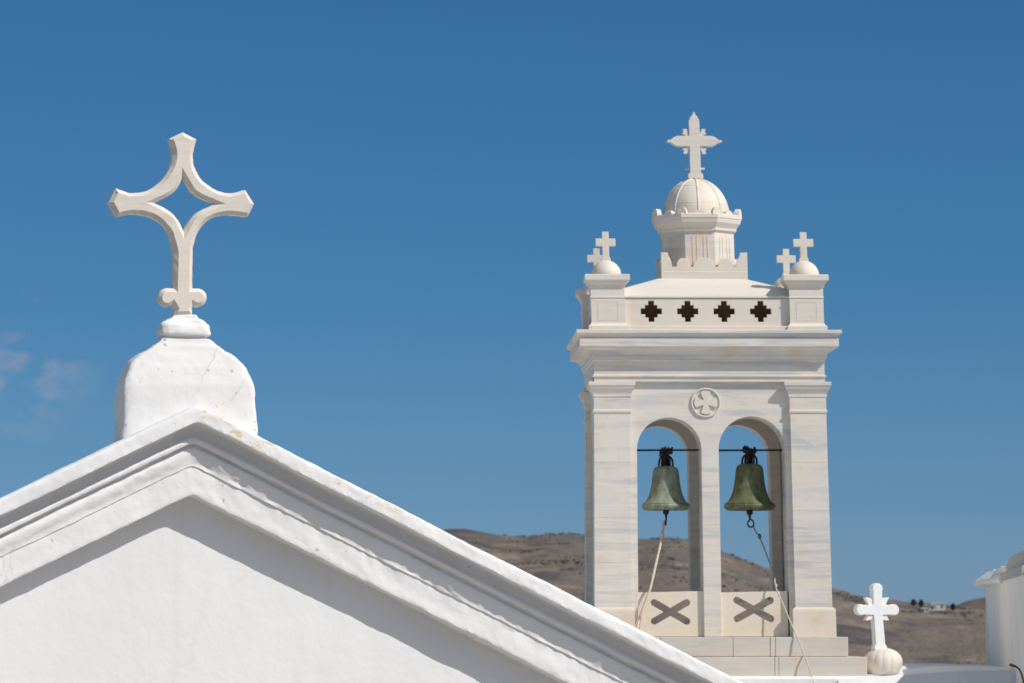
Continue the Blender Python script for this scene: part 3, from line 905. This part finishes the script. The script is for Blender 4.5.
# ------------------------------------------------------------------ bells
TM = Matrix.Translation(O) @ Matrix.Rotation(T_YAW, 4, 'Z')
def tw(x, y, z): return TM @ Vector((x, y, z))
def make_bell(name, label, xl, zlip, sc_, mat, cs=1.0, tilt=0.0):
    # origin at the middle of the mouth
    b = empty(name, tw(xl, YB, zlip), T_YAW, label, "bell", "bronze bells hanging in the arches")
    b.rotation_euler[1] = tilt
    k = 1 / 87.6 * sc_
    outer = [(21.4, -1.6), (23.6, 0.4), (24.5, 2.0), (24.3, 3.2), (22.9, 4.6), (20.2, 7.2), (18.0, 11), (16.2, 15.6), (15.0, 21), (14.1, 27), (13.4, 33), (12.9, 37), (12.2, 39.6), (10.4, 41.4), (7, 42.4), (3, 42.8)]
    inner = [(1.0, 40), (9.5, 38.5), (11.5, 34), (12.6, 26), (13.8, 19), (16, 12), (19.4, 6), (20.6, 1.4), (20.8, -1.6)]
    bm = bmesh.new()
    prof = inner + outer
    prof = [(r * k, z * k) for r, z in inner][::1] 
    ring_i = prof; ring_o = [(r * k, z * k) for r, z in outer]
    add_lathe(bm, 0, 0, ring_i + ring_o, 56, True, True)
    body = link("bell_body", bm_mesh(bm), mat, b, smooth=True)
    for r, z in ((23.0, 4.8), (15.4, 18.5), (13.05, 35.2)):
        bm = bmesh.new()
        add_tube(bm, [((r * k) * math.cos(R(a)), (r * k) * math.sin(R(a)), z * k) for a in range(0, 361, 8)], 0.45 * k, 6, False)
        link("moulded_band", bm_mesh(bm), mat, body, smooth=True)
    # crown: cast loops round a post, iron straps over the rod
    bm = bmesh.new()
    zc0 = 42.4 * k
    c_ = k * cs
    add_tube(bm, [(0, 0, zc0), (0, 0, zc0 + 12 * c_), (0, 0, zc0 + 16 * c_)], [2.4 * c_, 1.9 * c_, 2.2 * c_], 10)
    for j in range(3):
        an = math.pi / 3 * j + 0.12
        ext = (7.2, 6.2, 6.4)[j] * k
        pts = []
        for a in range(0, 181, 15):
            rr = ext * math.cos(R(a)); pts.append((rr * math.cos(an), rr * math.sin(an), zc0 - 0.8 * k + (11.0 * c_ * math.sin(R(a)) ** 0.6 if 0 < a < 180 else 0)))
        add_tube(bm, pts, 1.05 * k, 7)
    link("crown", bm_mesh(bm), M_iron, b, smooth=True)
    bm = bmesh.new()
    rnd = random.Random(int(sc_ * 100))
    for j in range(9):
        dx = -5.4 * k + 10.8 * k * j / 8; dz = zc0 + (13.4 + rnd.uniform(-2.2, 2.6)) * c_
        ln_ = rnd.uniform(1.8, 3.4) * c_
        add_tube(bm, [(dx - rnd.uniform(-1, 1) * k, -0.03, dz - ln_), (dx, -0.045, dz), (dx + rnd.uniform(-1.2, 1.2) * k, -0.02, dz + ln_), (dx, 0.03, dz + ln_ * .6), (dx, 0.04, dz - ln_ * .6)], 1.15 * k, 6)
    add_tube(bm, [(-6.2 * k, 0, zc0 + 13.2 * c_), (6.2 * k, 0, zc0 + 13.4 * c_)], 2.0 * c_, 8)
    link("headstock", bm_mesh(bm), M_iron, b, smooth=False)
    bm = bmesh.new()
    add_tube(bm, [(0, 0, 34 * k), (0, 0, 6 * k), (0, 0, 0.5 * k), (0, 0, -2.4 * k), (0, 0, -5.0 * k), (0, 0, -6.4 * k), (0.3 * k, 0, -11 * k)], [0.9 * k, 1.1 * k, 2.2 * k, 3.1 * k, 2.9 * k, 1.3 * k, 0.8 * k], 12)
    if sc_ > 1:
        add_tube(bm, [(1.0 * k + 2.9 * k * math.cos(R(a)), 0, -14 * k + 3.5 * k * math.sin(R(a))) for a in range(0, 361, 20)], 0.75 * k, 7, False)
    else:
        add_tube(bm, [(0.2 * k, 0, -10 * k), (-0.4 * k, 0, -17 * k)], 0.9 * k, 8)
    link("clapper", bm_mesh(bm), M_iron, b, smooth=True)
    return b
zl = zt(508.6, YB)
make_bell("bell", "grey-green bronze bell hanging in the left arch of the tower", -0.514, zl, 1.0, M_bell_g, 1.05)
make_bell("bell", "darker olive bronze bell with iron ring under its clapper, in the right arch", 0.446, zt(508.6, YB), 1.06, M_bell_o, 0.92)

# ropes
def px_t(px, py, dy):
    "a point dy behind the tower front"
    return at(px, py, TY + dy)
def rope(name, label, pts, r, mat, extra=()):
    bm = bmesh.new()
    P = [Vector(p) for p in pts]
    out = []
    for i in range(len(P) - 1):
        p0, p1, p2, p3 = P[max(i - 1, 0)], P[i], P[i + 1], P[min(i + 2, len(P) - 1)]
        for k in range(8):
            t = k / 8
            out.append(0.5 * (2 * p1 + (p2 - p0) * t + (2 * p0 - 5 * p1 + 4 * p2 - p3) * t * t + (3 * p1 - p0 - 3 * p2 + p3) * t ** 3))
    out.append(P[-1])
    o0 = out[0].copy()
    add_tube(bm, [p - o0 for p in out], r, 7)
    for q, rr in extra:
        c = Vector(q) - o0
        add_lathe_at(bm, c, rr)
    o = link(name, bm_mesh(bm), mat, smooth=True); o.location = o0
    return tag(o, label, "rope", None)
def add_lathe_at(bm, c, r):
    m = bmesh.ops.create_icosphere(bm, subdivisions=2, radius=r)
    for v in m['verts']: v.co = Vector((v.co.x * 0.8, v.co.y * 0.8, v.co.z * 1.3)) + c
rope("bell_rope", "pale rope tied under the left bell, slanting down behind the chapel roof", [px_t(664.0, 521, YB), px_t(663.4, 526, YB - .02), px_t(661.8, 538, .36), px_t(655.5, 566, .14), px_t(649.8, 590, -.02), px_t(641, 614, -.08), px_t(638, 625, -.1), px_t(634, 660, -.5)], 0.0145, M_rope, [(px_t(662.0, 535.5, .38), 0.034)])
rope("bell_rope", "thinner second strand of pale rope beside the left saltire panel", [px_t(651, 586, -.0), px_t(645, 603, -.03), px_t(640.5, 624, -.06), px_t(639, 640, -.1)], 0.010, M_rope)
rope("knotted_cord", "thin dark cord with a small knot from the olive bell's ring to the right pier", [px_t(753.2, 526, YB), px_t(756, 532, YB - .02), px_t(759.5, 537, YB - .04), px_t(766, 553, .25), px_t(772, 570, .10), px_t(775, 580, .03)], 0.0065, M_darkrope, [(px_t(759.6, 536.4, YB - .04), 0.026)])
rope("pull_rope", "pale pull rope hanging from the right pier down across the marble steps", [px_t(774.6, 578.5, .03), px_t(776, 588, .0), px_t(782, 602, -.04), px_t(790, 621, -.11), px_t(797, 636.5, -.20), px_t(801.5, 648, -.26), px_t(805, 657, -.40), px_t(809, 668, -.46), px_t(815, 688, -.54)], 0.0082, M_rope, [(px_t(776, 586, .0), 0.02)])

# ------------------------------------------------------------------ white church roof under the tower, vault and finial cross beside it
low = empty("church_roof", (O.x, O.y, GZ), T_YAW, "low whitewashed church body carrying the bell tower, its vault rising at right", "church")
zr = zt(676.2, -0.4) + O.z - GZ
bm = bmesh.new()
add_box(bm, -14.0, 6.0, -0.55, 9.0, 0, zr, 0.03)  # left reach, out of view, extended to bounce sunlight onto the tower
link("terrace_wall", bm_mesh(bm), M_white, low)
bm = bmesh.new(); add_box(bm, -15.0, 3.2, -13.0, -0.552, 0, zr - 1.05, 0.03)  # unseen slab added before the tower to bounce warm sunlight up
link("bounce_terrace", bm_mesh(bm), M_white, low)
# segmental barrel vault whose near end shows above the terrace edge
def build_vault():
    bm = bmesh.new(); rows = []
    for j in range(25):
        y = -0.62 + 8.5 * (j / 24) ** 1.6
        row = []
        for i in range(61):
            x = 1.35 + 6.6 * i / 60
            h = 0.085 * smooth((x - 1.75) / 1.25) * (1 - 0.30 * smooth((x - 3.0) / 1.6))
            h += 0.010 * noise.noise(Vector((x * 2, y * 2, 4)))
            fz = 1 - (1 - smooth((y + 0.62) / 0.18)) * 0.25
            row.append(bm.verts.new((x, y, zr - 0.05 + 0.05 * smooth((x - 1.35) / 0.3) + h * fz)))
        rows.append(row)
    for a, b in zip(rows, rows[1:]):
        for i in range(60): bm.faces.new((a[i], a[i + 1], b[i + 1], b[i]))
    # front face down
    fr = [bm.verts.new((v.co.x, v.co.y - 0.015, zr - 1.2)) for v in rows[0]]
    for i in range(60): bm.faces.new((rows[0][i], fr[i], fr[i + 1], rows[0][i + 1]))
    return bm_mesh(bm)
link("vault", build_vault(), M_white, low, smooth=True)

FY = TY + 0.1
FC = at(883, 662, FY)
fin = empty("cross_finial", at(883, 673, FY), R(20), "white stone cross with leafy corners on a ribbed ball, right of the tower", "cross")
zf = lambda py: at(883, py, FY).z - fin.location.z
bm = bmesh.new()
rb = 0.222
ctr = zf(662)
prof = [(0.30 * rb, zf(675)), (0.80 * rb, zf(674.5))]
for a in range(-30, 90, 6):
    up = math.sin(R(a))
    prof.append((rb * math.cos(R(a)) ** 0.9, ctr + (zf(647.8) - ctr) * up if up > 0 else ctr + 0.17 * up))
add_lathe(bm, 0, 0, prof, 160, True, True, lambda t: 1 + 0.03 * abs(math.cos(math.pi * 14 * t)) - 0.03)
link("ribbed_ball", bm_mesh(bm), M_plain, fin, smooth=True)
kf = 1 / 88.0
def leafy():
    # centre of the arms at row 609.7, column 875.8
    def arm(L_, hw):
        return [(4.6, -hw), (L_ - 7.5, -hw), (L_ - 5.5, -hw - 0.7), (L_ - 2.5, -hw + 0.2), (L_ - .6, -2.4), (L_, 0), (L_ - .6, 2.4), (L_ - 2.5, hw - 0.2), (L_ - 5.5, hw + 0.7), (L_ - 7.5, hw), (4.6, hw)]
    pts = []
    for k, L_ in enumerate((23.4, 26.5, 23.4)):
        for x, z in arm(L_, 4.9):
            for _ in range(k): x, z = -z, x
            pts.append((x, z))
    pts += [(-4.9, -4.9), (-5.2, -34), (-6.6, -36), (-7.2, -40), (7.2, -40), (6.6, -36), (5.2, -34), (4.9, -4.9)]
    return pts
cxf = (875.8 - 883) * kf; czf = zf(609.8)
me = plate([[(cxf + x * kf - 0.0, czf + z * kf) for x, z in leafy()]], -0.05, 0.05, 0.008, 2)
for v in me.vertices: v.co.x += 0.035 * (czf - v.co.z) / 0.43 if v.co.z < czf else 0
fc = link("cross", me, M_white, fin)
for sx in (-1, 1):
    for sz in (-1, 1):
        bm = bmesh.new()
        pts = [(4.2, 4.2), (9.4, 5.2), (10.2, 7.2), (13.0, 12.4), (9.2, 12.2), (6.8, 11.4), (5.2, 9.4)]
        sc2 = 1.0 if sz > 0 else 0.85
        pl = [(cxf + sx * x * kf, czf + sz * z * kf * sc2) for x, z in pts]
        add_rings(bm, [[Vector((x, y, z)) for x, z in pl] for y in (-0.034, 0.034)])
        link("corner_leaf", bm_mesh(bm), M_white, fc)

# ------------------------------------------------------------------ white building at the right edge: a long side wall in shade
A = at(985.5, 587, 59.0); B = at(1030, 567.5, 45.3)
bld = empty("white_house", (A.x, A.y, GZ), 0, "white house with its shaded side wall and stone eave at the right edge", "house")
def L3(x, y, z): return Vector((x - A.x, y - A.y, z - GZ))
dirw = Vector((B.x - A.x, B.y - A.y, 0)); dirw.normalize()
nrm = Vector((-dirw.y, dirw.x, 0))
if nrm.x > 0: nrm = -nrm
ztopw = at(985.5, 586, 59.0).z
bm = bmesh.new()
ln = 22.0
rows = []
for i in range(41):
    t = ln * i / 40
    row = []
    for j in range(25):
        z = GZ + (ztopw - GZ) * (1 - (1 - j / 24) ** 2)
        p = Vector((A.x, A.y, 0)) + dirw * t - nrm * (0.055 * max(0, ztopw - z) * (1 if z > -2 else 0) + (0.055 * (ztopw + 2) if z <= -2 else 0)) * 1.0
        p += nrm * 0.012 * noise.noise(Vector((t, z * 2, 0)))
        row.append(bm.verts.new(L3(p.x, p.y, z)))
    rows.append(row)
for a, b in zip(rows, rows[1:]):
    for j in range(24): bm.faces.new((a[j], b[j], b[j + 1], a[j + 1]))
# far, near and right walls
def quad(ps): bm.faces.new([bm.verts.new(p) for p in ps])
Pf = Vector((A.x, A.y, 0)); Pn = Pf + dirw * ln
Pf2 = Pf - nrm * 7; Pn2 = Pn - nrm * 7
for a, b in ((Pf, Pf2), (Pn, Pn2), (Pf2, Pn2)):
    quad([L3(a.x, a.y, GZ), L3(b.x, b.y, GZ), L3(b.x, b.y, ztopw), L3(a.x, a.y, ztopw)])
link("house_wall", bm_mesh(bm), M_shadewall, bld, smooth=False)
bm = bmesh.new()
rp = [Pf - nrm * 0.03 + dirw * 0.03, Pn - nrm * 0.03 - dirw * 0.03, Pn2 + nrm * 0.03 - dirw * 0.03, Pf2 + nrm * 0.03 + dirw * 0.03]
add_rings(bm, [[L3(p.x, p.y, ztopw - 0.10) for p in rp], [L3(p.x, p.y, ztopw + 0.045) for p in rp]])
link("flat_roof", bm_mesh(bm), M_white, bld)
def wall_px(t):
    p = Vector((A.x, A.y, 0)) + dirw * t; return 512 + F * p.x / p.y
tb = 0.0
while wall_px(tb) < 1001.5: tb += 0.02
TBY = A.y + dirw.y * tb
# eave of rough stone slabs under limewash
bm = bmesh.new()
rows = []
NE = 90
for i in range(NE + 1):
    t = -0.2 + (tb + 0.35) * i / NE
    j = 0.03 * noise.noise(Vector((t * 1.1, 0, 0))) - 0.10 * smooth((t - tb * 0.45) / (tb * 0.5))
    j2 = 0.020 * noise.noise(Vector((t * 1.9, 5, 0)))
    base = Vector((A.x, A.y, 0)) + dirw * t
    row = []
    for off, z in ((-7.2, 0.16), (-0.25, 0.185), (-0.03, 0.175 + j2), (0.05 + j, 0.115 + j2), (0.13 + j, 0.055 + j2), (0.155 + j, 0.030 + j2), (0.14 + j, -0.010), (0.03, -0.028), (-0.3, -0.006), (-7.2, -0.006)):
        p = base + nrm * off
        row.append(L3(p.x, p.y, ztopw + z))
    rows.append(row)
add_rings(bm, rows)
link("stone_eave", bm_mesh(bm), M_shadewall, bld, smooth=False)
# parapet block over the eave
bm = bmesh.new()
rings = []
hh = at(1004, 554.5, TBY).z - ztopw
for z, g, q in ((0.0, -0.115, 0.0), (0.10, -0.11, .02), (0.103, -0.05, .05), (hh - .07, -0.02, .35), (hh - 0.02, -0.01, .5), (hh, 0.03, .8)):
    ring = []
    for t, off in ((tb - 0.4 + q, 0.02 - g), (tb + 6.0, 0.02 - g), (tb + 6.0, -1.9), (tb - 0.4 + q, -1.9)):
        p = Vector((A.x, A.y, 0)) + dirw * t + nrm * (off - 0.12)
        ring.append(L3(p.x, p.y, ztopw + z))
    rings.append(ring)
add_rings(bm, rings)
link("roof_parapet", bm_mesh(bm), M_slate, bld)

# rusty hook in front of the house wall
bm = bmesh.new()
HY = 40.0
pts = [at(x, y, HY) for x, y in ((1009.5, 664.5), (1012.5, 665.5), (1016, 666.5), (1019.5, 669.5), (1022, 675), (1023.5, 682), (1025, 700), (1026, 760))]
h0 = pts[-1].copy()
add_tube(bm, [p - h0 for p in pts], [0.012, 0.014, 0.010, 0.009, 0.009, 0.009, 0.009, 0.009], 8)
o = link("iron_hook", bm_mesh(bm), M_rust, smooth=True); o.location = h0
tag(o, "thin rusty iron hook bent over in front of the shaded house wall", "hook")
